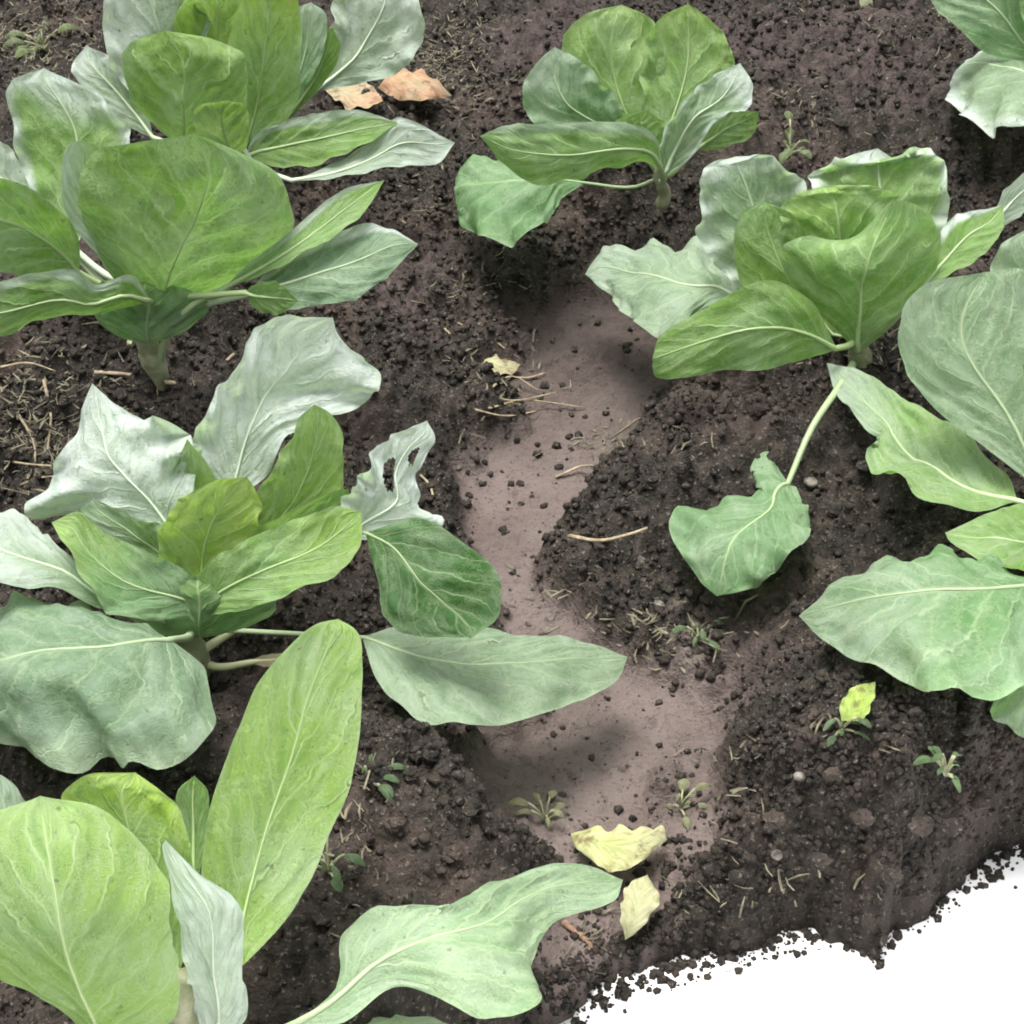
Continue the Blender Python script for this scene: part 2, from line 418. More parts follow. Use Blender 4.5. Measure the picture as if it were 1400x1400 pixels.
LEAFLOG = []
_seed = [0]
def leaf(plant, base, L, R, tip, v, e=(0, 0), mode='d', cup=.12, c=('gmid', 'glauc'), grad='tip', frill=.05, ff=3.0, rib=None,
         pet=None, holes=(), nu=64, nv=40, name='leaf', material=None, parent=None, origin=None, ribr=.0027, puck=1.0, label=None, autopet=True):
    _seed[0] += 1; sd = _seed[0]
    y0 = plant.g[1] if plant is not None else 0
    o3 = plant.g if plant is not None else origin
    if frill >= .045: frill, ff = frill * 1.7, ff + 2.0
    t = np.linspace(0, 1, nu)
    def edge(pts, off):
        P, cc = leaf_points([base] + list(pts) + [tip], v, mode, y0)
        w = np.sin(np.pi * np.clip(cc, 0, 1)) ** .7
        allp = [base] + list(pts) + [tip]
        Q = []
        for i, (px, py) in enumerate(allp):
            val = np.interp(cc[i], np.linspace(0, 1, len(v)), v) + off * w[i]
            Q.append(at_y(px, py, y0 + val) if mode == 'd' else at_z(px, py, val))
        return spline(np.array(Q), t)
    EL, ER = edge(L, e[0]), edge(R, e[1])
    wid = np.linalg.norm(EL - ER, axis=1)[:, None]
    if rib is not None:
        RP, _ = leaf_points([base] + list(rib) + [tip], v, mode, y0)
        M = spline(RP, t)
        lim = (EL + ER) / 2
        M = lim * .35 + M * .65
    else:
        M = (EL + ER) / 2
    du = np.gradient(M, axis=0); du /= np.linalg.norm(du, axis=1)[:, None] + 1e-9
    nrm = np.cross(du, ER - EL); nrm /= np.linalg.norm(nrm, axis=1)[:, None] + 1e-9
    view = M - np.array([0, 0, CAM_H])
    sgn = np.sign(np.sum(nrm.mean(0) * view.mean(0))) or 1.0
    nrm = nrm * sgn                                          # points away from the photograph's side
    M = M + nrm * cup * .5 * wid
    vv = np.linspace(-1, 1, nv)
    U, Vv = np.meshgrid(t, vv, indexing='ij')
    q = Vv[..., None]
    quad = (q * (q - 1) / 2) * EL[:, None] + (1 - q * q) * M[:, None] + (q * (q + 1) / 2) * ER[:, None]
    lin = np.where(q < 0, -q * EL[:, None] + (1 + q) * M[:, None], q * ER[:, None] + (1 - q) * M[:, None])
    P = quad * .7 + lin * .3
    gu = np.gradient(P, axis=0); gv = np.gradient(P, axis=1)
    N = np.cross(gu, gv); N /= np.linalg.norm(N, axis=2)[..., None] + 1e-9
    W = np.clip(wid[:, None, 0], 0, .4)
    fade = np.sin(np.pi * np.clip(U, 0, 1)) ** .5
    av = np.abs(Vv)
    ph = sd * 1.7
    fr = np.sin(2 * np.pi * (ff * U + .21 * np.sign(Vv)) + ph) * .6 + 1.6 * vnoise(U * ff * 2.2 + ph * 3, Vv * 1.2 + ph) + .8 * vnoise(U * ff * 6 + ph, Vv * 2 + 5 + ph)
    D = (frill * 1.25 + .01) * fr * av ** 2.4 * W * fade * .5
    s = (U - .36 * av ** .9 + .10 * vnoise(U * 3 + ph, Vv * 3 + ph)) * 6.5 + .21 * np.sign(Vv)
    vein = np.abs((s + 20) % 1 - .5) * 2                      # 0 on a vein, 1 between
    D = D + puck * .0027 * (vein ** .6 - .5) * np.sin(np.pi * np.clip(av, 0, 1)) * fade * np.clip(W / .1, .2, 1.4)
    D = D + puck * .010 * np.clip(W / .15, .2, 1.3) * (vnoise(U * 5 + ph, Vv * 2.5 + ph * 2) + .5 * vnoise(U * 11 + ph, Vv * 5.5 + ph * 2)) * fade
    P = P + N * D[..., None]
    # slightly nibbled outline
    jit = 1 - (.09 * (.5 + vnoise(U * 9 + ph, np.sign(Vv) * 3 + ph)) + .05 * (.5 + vnoise(U * 22 + ph, np.sign(Vv) * 7 + ph))) * av ** 3 * min(1.5, .5 + frill * 9)
    P = M[:, None] + (P - M[:, None]) * jit[..., None]
    cA, cB = np.array(CC[c[0]]), np.array(CC[c[1]])
    nz = .28 * vnoise(U * 4 + ph, Vv * 2 + ph)
    g = {'tip': sstep(.25, .95, U + nz), 'edge': sstep(.35, 1.0, np.maximum(av, U * 1.02 - .02) + nz), 'left': sstep(-.8, .8, -Vv + nz), 'right': sstep(-.8, .8, Vv + nz),
         'base': 1 - sstep(.05, .75, U + nz), 'rimL': sstep(.55, .72, -Vv + nz * .5), 'rimR': sstep(.55, .72, Vv + nz * .5), 'rimT': sstep(.62, .85, np.maximum(av * .92, U) + nz * .7)}[grad][..., None]
    mid_g = ((1 - sstep(.0, .8, av + nz)) * (1 - .5 * U) * .30)[..., None]
    marg = (sstep(.93, 1.0, av) * .45)[..., None]  # paler margin, with sky light caught on turned rims put into the colour
    tint = (cA * (1 - g) + cB * g) * (1 + .12 * vnoise(U * 3 + ph * 2, Vv * 2))[..., None]
    tint = tint * (1 - mid_g) + (tint * np.array((.62, .82, .50))) * mid_g
    tint = tint * (1 - marg) + (tint * .4 + np.array((.42, .52, .36)) * .6) * marg
    uvs = np.stack([U, Vv], -1).reshape(-1, 2)
    F = []
    for i in range(nu - 1):
        for j in range(nv - 1):
            um, vm = (t[i] + t[i + 1]) / 2, (vv[j] + vv[j + 1]) / 2
            if any(((um - hu) / ha) ** 2 + ((vm - hv) / hb) ** 2 < 1 for hu, hv, ha, hb in holes): continue
            F.append((i * nv + j, (i + 1) * nv + j, (i + 1) * nv + j + 1, i * nv + j + 1))
    par = plant.root if plant is not None else parent
    lo = link(name, P.reshape(-1, 3), F, material or M_LEAF, par, o3, True, uvs, tint.reshape(-1, 3))
    if label: lo['label'] = label
    mid = P[:, nv // 2 - 1] * .5 + P[:, nv // 2] * .5
    LEAFLOG.append((name, plant.root.name if plant else '', round(float(np.linalg.norm(np.diff(mid, axis=0), axis=1).sum()), 3), round(float(wid.max()), 3), round(float(P[..., 2].min()), 3), round(float(P[..., 2].max()), 3)))
    if plant is not None or pet is not None:
        r0 = ribr
        if pet is not None:
            pp = np.array([at_y(a, b, y0 + d) if mode == 'd' else at_z(a, b, d) for a, b, d in pet] + [mid[1]])
            pre = spline(pp, np.linspace(0, 1, 14))[:-1]
        elif autopet and plant is not None:
            h0 = plant.head + np.array([0, 0, -.01])
            dirv = mid[4] - mid[1]; dirv /= np.linalg.norm(dirv) + 1e-9
            dist = np.linalg.norm(mid[1] - h0)
            pre = spline(np.array([h0, (h0 + mid[1]) / 2 - dirv * .12 * dist + np.array([0, 0, -.1 * dist]), mid[1]]), np.linspace(0, 1, 9))[:-1]
        else:
            pre = np.empty((0, 3))
        body = mid[1:int(nu * .93):3]
        path = np.concatenate([pre, body])
        k = len(pre)
        rad = np.concatenate([np.linspace(r0 * 1.6, r0 * 1.1, k), r0 * (1.1 - 1.0 * np.linspace(0, 1, len(body)) ** .6)]) if k else np.linspace(r0 * 1.1, r0 * .12, len(body))
        V, F = tube(path, rad, 7)
        tm = tint.reshape(-1, 3).mean(0) * .55 + np.array((.50, .58, .36)) * .45
        rib_o = link('midrib', V, F, M_RIB, lo, o3, True, None, np.tile(tm, (len(V), 1)))
    return lo

# ------------------------------------------------------------------ the setting
def axis(a, b, n, reach, k):
    core = np.linspace(a, b, n); st = (b - a) / n
    g = st * np.cumsum(1.28 ** np.arange(1, 80)); g = g[g < reach]
    return np.concatenate([a - g[::-1], core, b + g]) if k else core
xs = axis(-.86, .86, 430, 40, True)
ya = .50 + (3.0 - .50) * (np.linspace(0, 1, 640) ** 1.35)
g = .006 * np.cumsum(1.28 ** np.arange(1, 80)); g = g[g < 60]
g2 = .004 * np.cumsum(1.3 ** np.arange(1, 80)); g2 = g2[g2 < 40]
ys = np.concatenate([.50 - g2[::-1], ya, 3.0 + g])
X, Y = np.meshgrid(xs, ys)
Z = ground_h(X, Y)
far = sstep(2.3, 3.4, np.hypot(X, Y - 1))
Z = Z * (1 - far) + far * np.where(Z < -.06, -.2, 0)
nx, ny = len(xs), len(ys)
me = bpy.data.meshes.new('soil')
idx = np.arange(nx * ny).reshape(ny, nx)
quads = np.stack([idx[:-1, :-1], idx[:-1, 1:], idx[1:, 1:], idx[1:, :-1]], -1).reshape(-1, 4)
me.vertices.add(nx * ny); me.vertices.foreach_set('co', np.stack([X, Y, Z], -1).ravel())
me.loops.add(quads.size); me.loops.foreach_set('vertex_index', quads.ravel().astype(np.int32))
me.polygons.add(len(quads)); me.polygons.foreach_set('loop_start', np.arange(0, quads.size, 4, dtype=np.int32))
me.update(calc_edges=True)
me.polygons.foreach_set('use_smooth', np.ones(len(quads), bool))
a = me.attributes.new('path', 'FLOAT', 'POINT'); a.data.foreach_set('value', earth_mask(X, Y).ravel())
a = me.attributes.new('dry', 'FLOAT', 'POINT'); a.data.foreach_set('value', path_mask(X, Y, True).ravel())
me.materials.append(M_SOIL)
soil = bpy.data.objects.new('soil_ground', me); COL.objects.link(soil)
tag(soil, kind='structure')
link('white_backdrop', [(-30, -30, WHITE_Z), (30, -30, WHITE_Z), (30, 28, WHITE_Z), (-30, 28, WHITE_Z)], [(0, 1, 2, 3)], M_WHITE).__setitem__('kind', 'structure')  # added sheet for the blank white cut-out area, not ground of the plot

# ------------------------------------------------------------------ cabbages
# --- A: behind, tall, beside the fallen orange leaves
A = Plant(330, 262, 'tall leafy cabbage beside the two fallen orange-brown leaves', .09)
leaf(A, (290, 200), [(205, 165), (150, 95), (136, 30), (150, -25)], [(290, 90), (290, 20), (250, -25)], (195, -50), (.02, .05, .09), c=('glauc', 'white'), grad='left', cup=.2)
leaf(A, (320, 180), [(255, 110), (235, 40), (260, -10)], [(350, 110), (355, 40), (335, 0)], (305, -20), (.03, .05, .05), c=('yel', 'bright'), cup=.25, frill=.03)
leaf(A, (250, 200), [(192, 160), (168, 105), (170, 62)], [(325, 175), (345, 115), (335, 72), (290, 52)], (225, 42), (-.02, -.035, -.03), e=(.02, .02), c=('leafy', 'bright'), cup=-.22, frill=.02, rib=[(250, 130), (255, 80)], ribr=.0016)
leaf(A, (335, 205), [(300, 140), (308, 60), (330, -10), (345, -50)], [(400, 160), (415, 80), (410, 0), (395, -60)], (372, -80), (0, .01, .03), c=('leafy', 'yel'), cup=.18, frill=.03, ribr=.0016)
leaf(A, (365, 190), [(385, 120), (393, 60), (400, 15)], [(420, 120), (445, 70), (447, 20)], (425, 3), (.03, .06, .09), c=('gmid', 'pale'), cup=.1)
leaf(A, (385, 170), [(415, 110), (430, 60), (440, 42)], [(420, 140), (455, 98), (466, 65)], (455, 38), (.04, .07, .08), c=('green', 'green'), cup=.1, frill=.03)
leaf(A, (430, 125), [(448, 60), (452, 0), (480, -40)], [(490, 118), (545, 102), (582, 55), (575, -10)], (540, -45), (.10, .15, .20), c=('pale', 'white'), cup=.14, frill=.08)
leaf(A, (210, 190), [(160, 165), (120, 130), (95, 95)], [(200, 140), (175, 100), (150, 75)], (118, 62), (.02, .05, .09), c=('glauc', 'white'), cup=.15)
leaf(A, (320, 215), [(280, 200), (262, 165), (270, 145)], [(340, 200), (342, 165), (338, 145)], (310, 138), (-.06, -.075, -.08), c=('lime', 'lime'), cup=.1, frill=.03)
leaf(A, (335, 215), [(350, 182), (420, 152), (490, 150)], [(380, 230), (440, 226), (500, 198)], (545, 168), (-.02, -.03, -.03), e=(.02, -.02), c=('green', 'pale'), grad='rimL', cup=.22, frill=.05)
leaf(A, (395, 248), [(450, 225), (500, 195), (545, 158)], [(470, 245), (540, 232), (600, 225)], (622, 195), (-.06, -.05, -.03), e=(.02, -.02), c=('pale', 'white'), cup=.1, frill=.07)

# --- B: on a bare stalk with one large round green leaf facing front
B = Plant(212, 528, 'cabbage on a bare stalk with one large round green leaf facing front', .13, .012)
leaf(B, (100, 350), [(40, 270), (12, 180), (8, 115)], [(130, 290), (170, 240), (186, 185), (140, 130)], (60, 93), (.04, .08, .13), c=('leafy', 'white'), grad='rimT', cup=.25, frill=.05)
leaf(B, (110, 375), [(60, 385), (0, 375), (-70, 350)], [(105, 320), (70, 275), (0, 243), (-70, 250)], (-110, 300), (-.01, -.02, -.02), c=('green', 'leafy'), cup=.2, frill=.03)
leaf(B, (60, 300), [(10, 290), (-40, 260), (-60, 220)], [(50, 250), (28, 215), (0, 190)], (-30, 170), (.06, .10, .13), c=('pale', 'white'), cup=.1)
leaf(B, (205, 410), [(140, 355), (92, 300), (82, 235), (92, 198)], [(170, 330), (150, 250), (140, 205)], (112, 192), (-.01, -.01, .0), c=('lime', 'pale'), grad='left', cup=.1, frill=.03)
leaf(B, (212, 432), [(160, 388), (112, 318), (103, 245), (125, 205)], [(285, 408), (355, 368), (408, 315), (402, 265), (362, 220)], (265, 183), (-.02, -.045, -.05), e=(.03, .05), c=('leafy', 'green'), grad='tip', cup=-.10, frill=.02, rib=[(245, 340), (285, 285), (300, 240)], nu=80, nv=56, ribr=.0018)
leaf(B, (205, 470), [(150, 455), (120, 420), (135, 385)], [(255, 455), (290, 415), (260, 395)], (200, 385), (-.01, -.02, -.02), c=('gmid', 'leafy'), cup=-.15, frill=.03, ribr=.0018)
leaf(B, (205, 412), [(130, 432), (60, 440), (0, 462), (-70, 450)], [(180, 372), (135, 388), (105, 366), (50, 368), (0, 382), (-70, 385)], (-105, 415), (-.05, -.07, -.07), c=('green', 'pale'), grad='rimR', cup=-.2, frill=.05)
leaf(B, (300, 398), [(345, 355), (412, 302), (465, 258)], [(370, 372), (435, 335), (495, 296)], (526, 246), (-.02, .0, .02), e=(.0, -.03), c=('leafy', 'pale'), grad='rimL', cup=.25, frill=.05, pet=[(215, 505, 0), (235, 445, -.02), (280, 405, -.025)])
leaf(B, (335, 405), [(380, 355), (460, 314), (525, 306)], [(400, 425), (470, 418), (518, 397), (550, 360)], (572, 334), (-.03, -.03, -.01), e=(.03, -.03), c=('grey', 'white'), grad='rimL', cup=-.12, frill=.06)
leaf(B, (335, 400), [(350, 385), (380, 384)], [(350, 425), (380, 432)], (408, 412), (-.05, -.06, -.07), c=('leafy', 'leafy'), cup=.05)
leaf(B, (115, 462), [(80, 452), (40, 462), (0, 470)], [(80, 470), (40, 485), (0, 492)], (-30, 485), (.03, .035, .03), mode='z', c=('cream', 'tan'), cup=-.1, pet=[(205, 500, .06), (180, 472, .06), (140, 448, .05)], label='withered tan lower leaf')

# --- C: bright heart with whitish upright outer leaves
C = Plant(262, 892, 'cabbage with bright yellow-green heart and whitish upright outer leaves', .05)
leaf(C, (312, 690), [(258, 610), (288, 525), (335, 455), (368, 430)], [(370, 650), (405, 588), (470, 570), (530, 538), (532, 508), (472, 468)], (455, 434), (.06, .10, .13), c=('white', 'white'), cup=.12, frill=.07, nu=72, nv=48, rib=[(340, 610), (352, 540)], ribr=.0018)
leaf(C, (240, 735), [(150, 722), (50, 702), (84, 620), (116, 545)], [(275, 660), (270, 598), (225, 572), (170, 558)], (126, 524), (.03, .07, .12), c=('white', 'white'), grad='tip', cup=-.08, frill=.10, rib=[(190, 650), (150, 600)], ribr=.0018)
leaf(C, (262, 790), [(185, 755), (200, 695), (235, 640)], [(315, 740), (318, 680), (290, 640)], (256, 600), (.03, .05, .06), c=('yel', 'lime'), cup=.2, frill=.05, ribr=.0016)
leaf(C, (330, 790), [(310, 715), (345, 665), (388, 608), (410, 570)], [(430, 750), (470, 690), (472, 605), (456, 568)], (430, 553), (.02, .05, .07), c=('lime', 'bright'), cup=.18, frill=.05, ribr=.0016)
leaf(C, (282, 812), [(215, 775), (210, 722), (240, 685), (290, 658)], [(335, 795), (360, 735), (358, 685)], (338, 652), (.0, .015, .03), c=('yel', 'ylime'), cup=.22, frill=.05, ribr=.0016)
leaf(C, (320, 790), [(350, 725), (410, 690), (450, 672)], [(400, 780), (450, 745), (482, 705)], (476, 668), (.01, .02, .035), c=('lime', 'leafy'), cup=.12, frill=.04, ribr=.0016)
leaf(C, (272, 842), [(268, 785), (325, 738), (400, 708), (455, 690)], [(335, 838), (405, 816), (462, 788), (494, 748)], (494, 700), (-.02, -.02, .0), e=(.01, -.03), c=('leafy', 'bright'), grad='tip', cup=.25, frill=.05, ribr=.0018)
leaf(C, (278, 845), [(200, 850), (143, 838), (108, 785), (84, 742)], [(292, 800), (225, 758), (150, 728), (112, 698)], (70, 714), (-.02, -.03, -.0), e=(-.03, .02), c=('gmid', 'lime'), grad='tip', cup=.28, frill=.06, ribr=.0018)
leaf(C, (262, 800), [(190, 782), (130, 740), (100, 700)], [(262, 755), (215, 715), (165, 695)], (128, 682), (.02, .03, .05), c=('leafy', 'pale'), grad='tip', cup=.15, frill=.06, ribr=.0016)
leaf(C, (275, 872), [(190, 862), (165, 830), (205, 800)], [(365, 848), (385, 818), (335, 798)], (272, 786), (-.012, -.016, -.01), c=('gmid', 'green'), cup=-.15, frill=.03, ribr=.0016)
leaf(C, (470, 738), [(464, 690), (490, 638), (535, 592)], [(530, 740), (606, 724), (575, 680), (580, 635), (598, 605)], (584, 575), (.01, .04, .09), c=('white', 'white'), cup=.05, frill=.12, ff=4, holes=((.55, -.25, .10, .18), (.74, .35, .05, .16)), pet=[(275, 850, .01), (380, 790, .0), (440, 750, .005)], ribr=.0018, label='whitish leaf with insect holes')
leaf(C, (500, 728), [(512, 790), (522, 850), (555, 870)], [(575, 706), (648, 746), (686, 795), (684, 842)], (645, 872), (-.01, -.06, -.10), e=(-.01, .0), c=('dark', 'dark'), cup=-.12, frill=.04, pet=[(275, 850, .01), (390, 770, .0), (460, 728, -.005)], ribr=.0014, label='dark green leaf underside')
leaf(C, (495, 870), [(575, 850), (680, 860), (785, 870)], [(512, 930), (560, 982), (615, 1005), (700, 996), (790, 968), (845, 935)], (858, 898), (.095, .09, .035), e=(.0, .0), mode='z', c=('glauc', 'glauc'), grad='tip', cup=-.12, frill=.05, rib=[(600, 905), (720, 905)], pet=[(275, 860, .07), (400, 866, .085)], nu=72, nv=48, ribr=.0016)
leaf(C, (235, 875), [(180, 842), (80, 814), (0, 824), (-70, 865)], [(288, 922), (307, 1000), (285, 1062), (225, 1082), (150, 1056), (100, 1070), (40, 1040), (-40, 1010)], (-110, 930), (.13, .15, .09), e=(-.01, -.05), mode='z', c=('grey', 'glauc'), grad='rimT', cup=-.2, frill=.07, rib=[(150, 882), (40, 888)], nu=80, nv=56)
leaf(C, (205, 840), [(150, 838), (80, 808), (0, 806), (-50, 790)], [(140, 800), (95, 755), (45, 712), (0, 700)], (-60, 720), (.12, .17, .17), mode='z', c=('glauc', 'white'), grad='tip', cup=-.08, frill=.05)
leaf(C, (340, 905), [(360, 895), (385, 893)], [(360, 912), (385, 908)], (400, 900), (.03, .03, .025), mode='z', c=('tan', 'cream'), cup=.05, pet=[(275, 905, .035), (300, 912, .03)], label='withered tan leaf stalk', nu=16, nv=10)
leaf(C, (340, 845), [(352, 838), (366, 826)], [(350, 850), (368, 838)], (380, 824), (.06, .05, .05), mode='z', c=('tan', 'cream'), cup=.05, pet=[(275, 890, .05), (310, 868, .05)], label='withered tan leaf stub', nu=16, nv=10)

# --- D: nearest the white backdrop, tall smooth upright leaf
D = Plant(268, 1452, 'cabbage with tall smooth yellow-green upright leaf near the white backdrop edge', .08)
leaf(D, (245, 1330), [(180, 1300), (100, 1180), (75, 1095), (112, 1060)], [(268, 1260), (268, 1180), (256, 1112), (228, 1085)], (185, 1056), (.03, .06, .10), c=('bright', 'yel'), cup=.22, frill=.03, ribr=.0014)
leaf(D, (330, 1322), [(278, 1240), (278, 1130), (303, 1040), (343, 945), (393, 883), (428, 854)], [(364, 1290), (414, 1228), (457, 1138), (489, 1050), (498, 950), (497, 890), (488, 862)], (462, 846), (.02, .10, .17), c=('bright', 'lime'), grad='tip', cup=.16, frill=.015, nu=80, nv=48, puck=.6, ribr=.0013)
leaf(D, (275, 1420), [(255, 1360), (240, 1255), (220, 1160)], [(336, 1400), (336, 1320), (332, 1238), (272, 1192)], (226, 1148), (.0, -.01, .02), c=('white', 'white'), cup=-.10, frill=.06, ribr=.0018)
leaf(D, (130, 1430), [(75, 1375), (-10, 1335), (-50, 1240), (-40, 1130)], [(240, 1400), (254, 1330), (238, 1240), (218, 1180), (150, 1108)], (55, 1088), (-.03, -.05, .02), e=(.02, .03), c=('lime', 'lime'), grad='tip', cup=-.12, frill=.02, rib=[(90, 1310), (75, 1220)], nu=80, nv=56, puck=.7, ribr=.0020)
leaf(D, (400, 1402), [(450, 1360), (462, 1325), (458, 1272), (520, 1236), (605, 1238), (700, 1192), (790, 1177)], [(470, 1400), (540, 1352), (600, 1368), (660, 1405), (745, 1395), (735, 1330), (755, 1272), (840, 1235)], (852, 1203), (.10, .14, .065), mode='z', c=('glauc', 'glauc'), grad='left', cup=-.08, frill=.05, rib=[(510, 1325), (640, 1250), (740, 1215)], nu=70, nv=48, pet=[(285, 1440, .07), (350, 1425, .075)])
leaf(D, (390, 1420), [(440, 1392), (520, 1386), (590, 1390)], [(440, 1440), (520, 1450), (600, 1440)], (640, 1410), (.06, .06, .02), mode='z', c=('pale', 'pale'), cup=-.1, frill=.05)
leaf(D, (100, 1330), [(20, 1250), (-20, 1160), (-30, 1090)], [(90, 1220), (60, 1140), (30, 1080)], (-5, 1055), (.05, .10, .14), c=('gmid', 'pale'), cup=.1)
leaf(D, (262, 1230), [(245, 1150), (240, 1085)], [(284, 1150), (286, 1085)], (266, 1060), (.10, .13, .15), c=('green', 'green'), cup=.1, frill=.03)

# --- E: compact, at the far end of the bare path
E = Plant(905, 252, 'compact bright green cabbage with a rounded leaf drooping onto the path end', .02, .007)
leaf(E, (890, 220), [(815, 182), (768, 122), (764, 60), (798, 20)], [(912, 160), (912, 80), (898, 30)], (850, 6), (.02, .05, .09), c=('leafy', 'bright'), cup=.15, frill=.04, ribr=.0018)
leaf(E, (900, 220), [(880, 150), (876, 70), (898, 25)], [(955, 175), (1003, 118), (1008, 75), (982, 33)], (940, 5), (.0, .04, .08), c=('leafy', 'bright'), cup=.22, frill=.05, ribr=.0020)
leaf(E, (890, 222), [(800, 202), (724, 175), (706, 135), (724, 93)], [(885, 175), (835, 120), (797, 83)], (758, 64), (.0, .02, .05), c=('gmid', 'pale'), grad='tip', cup=.12, frill=.07)
leaf(E, (905, 232), [(895, 180), (840, 164), (740, 163), (690, 170)], [(880, 222), (820, 234), (770, 256), (700, 240)], (656, 186), (-.04, -.06, -.05), e=(.0, -.01), c=('green', 'glauc'), grad='rimL', cup=-.18, frill=.07)
leaf(E, (800, 250), [(755, 226), (700, 208), (640, 222)], [(765, 275), (748, 310), (700, 336), (645, 327)], (624, 272), (.11, .11, .06), mode='z', c=('gmid', 'gmid'), cup=-.2, frill=.06, ribr=.0016)
leaf(E, (907, 242), [(898, 200), (922, 150), (962, 108)], [(948, 215), (985, 166), (1026, 150), (1032, 118)], (1012, 86), (-.03, -.02, .03), c=('glauc', 'white'), grad='rimT', cup=.18, frill=.08, ff=4)
leaf(E, (950, 205), [(965, 175), (990, 150)], [(985, 205), (1030, 185)], (1038, 152), (.06, .08, .09), c=('green', 'green'), cup=.1)
leaf(E, (905, 235), [(850, 200), (835, 170)], [(922, 212), (924, 178)], (885, 150), (-.015, -.01, .0), c=('leafy', 'lime'), cup=.15, frill=.04, ribr=.002)

# --- F: frilly pale margins and a small leaf dangling on a long stalk
Fp = Plant(1172, 492, 'cabbage with frilly pale leaf margins and a small leaf dangling on a long stalk', .05)
leaf(Fp, (1090, 410), [(1010, 400), (955, 335), (952, 280), (958, 232)], [(1120, 350), (1125, 290), (1100, 248), (1060, 212)], (1005, 214), (.05, .09, .13), c=('glauc', 'white'), grad='rimT', cup=.18, frill=.10, ff=4.3)
leaf(Fp, (1190, 400), [(1130, 350), (1105, 290), (1100, 245), (1150, 212)], [(1280, 350), (1306, 290), (1312, 230), (1275, 198), (1238, 222)], (1200, 203), (.04, .08, .13), c=('leafy', 'white'), grad='rimT', cup=.2, frill=.10, ff=4.3, nu=80)
leaf(Fp, (1140, 460), [(1030, 420), (1000, 345), (1010, 292)], [(1150, 390), (1115, 330), (1085, 292)], (1045, 276), (.01, .03, .06), c=('bright', 'leafy'), cup=.2, frill=.04, ribr=.0016)
leaf(Fp, (1150, 420), [(1080, 370), (1058, 310), (1075, 270)], [(1215, 360), (1235, 300), (1225, 262), (1180, 252)], (1125, 255), (.02, .04, .07), c=('leafy', 'lime'), cup=.2, frill=.05)
leaf(Fp, (1172, 482), [(1120, 430), (1068, 375), (1062, 340), (1100, 322), (1165, 322)], [(1200, 465), (1260, 410), (1292, 355), (1285, 310), (1255, 280)], (1222, 272), (-.02, -.025, .0), e=(.03, .03), c=('green', 'leafy'), grad='tip', cup=-.12, frill=.03, rib=[(1178, 420), (1182, 350)], nu=60)
leaf(Fp, (1010, 408), [(960, 425), (905, 470), (868, 455), (835, 410)], [(1006, 360), (950, 332), (880, 334), (825, 340)], (800, 375), (.12, .11, .06), mode='z', c=('glauc', 'pale'), grad='tip', cup=-.15, frill=.08)
leaf(Fp, (1145, 478), [(1060, 503), (970, 514), (898, 518)], [(1105, 405), (1045, 380), (965, 418), (905, 455)], (893, 490), (-.04, -.07, -.06), e=(-.02, .01), c=('green', 'green'), cup=-.15, frill=.04)
leaf(Fp, (1255, 400), [(1270, 345), (1298, 296), (1340, 286)], [(1300, 378), (1345, 350), (1372, 318)], (1372, 280), (.0, .02, .04), e=(.01, -.02), c=('leafy', 'white'), grad='rimL', cup=.15, frill=.06)
leaf(Fp, (1330, 320), [(1355, 290), (1380, 250), (1410, 230)], [(1375, 310), (1410, 285), (1430, 265)], (1440, 235), (.06, .09, .12), c=('pale', 'white'), cup=.1)
leaf(Fp, (1078, 662), [(1050, 622), (1025, 634), (1040, 660), (990, 675), (925, 690), (913, 735), (950, 790)], [(1090, 670), (1112, 715), (1108, 748), (1075, 775), (1040, 806)], (980, 815), (.085, .085, .05), mode='z', c=('gmid', 'gmid'), cup=-.12, frill=.12, ff=4, rib=[(1045, 700), (1010, 750)], pet=[(1170, 492, .10), (1148, 528, .125), (1110, 585, .115)], ribr=.0026, label='small lobed leaf dangling on a long pale stalk')

# --- G: big grey-green leaves, right
G = Plant(1440, 775, 'cabbage with broad grey-green veined leaves spreading over the dark mound', .08)
leaf(G, (1425, 672), [(1340, 610), (1255, 545), (1228, 490), (1222, 430), (1260, 390)], [(1480, 600), (1500, 500), (1480, 410), (1420, 365)], (1345, 372), (.02, .07, .12), c=('glauc', 'glauc'), grad='left', cup=.08, frill=.04, rib=[(1370, 570), (1300, 490)], nu=64, nv=48)
leaf(G, (1392, 685), [(1330, 702), (1260, 684), (1222, 648), (1196, 655), (1180, 620), (1202, 600), (1165, 570), (1140, 530)], [(1375, 640), (1300, 572), (1240, 540), (1185, 506)], (1130, 496), (.14, .17, .12), mode='z', c=('leafy', 'pale'), grad='tip', cup=.18, frill=.05, rib=[(1320, 650), (1230, 590)], nu=64, nv=44)
leaf(G, (1425, 800), [(1430, 900), (1400, 962), (1340, 968), (1280, 962), (1215, 930), (1165, 910), (1125, 880)], [(1395, 785), (1335, 760), (1295, 738), (1215, 755), (1145, 792)], (1092, 842), (.15, .165, .11), mode='z', c=('gmid', 'glauc'), grad='tip', cup=-.14, frill=.06, rib=[(1330, 800), (1200, 815)], nu=64, nv=48)
leaf(G, (1440, 735), [(1400, 785), (1350, 775), (1300, 742)], [(1410, 690), (1370, 692), (1320, 715)], (1292, 728), (.15, .16, .14), mode='z', c=('green', 'leafy'), cup=.1, frill=.03)
leaf(G, (1430, 560), [(1370, 470), (1352, 400), (1360, 340)], [(1470, 480), (1480, 400), (1450, 330)], (1405, 312), (.12, .16, .20), c=('glauc', 'glauc'), cup=.1)
leaf(G, (1430, 860), [(1360, 930), (1350, 975), (1380, 1000)], [(1480, 900), (1490, 960), (1460, 1010)], (1425, 1020), (.14, .14, .10), mode='z', c=('gmid', 'glauc'), cup=-.12, frill=.06)
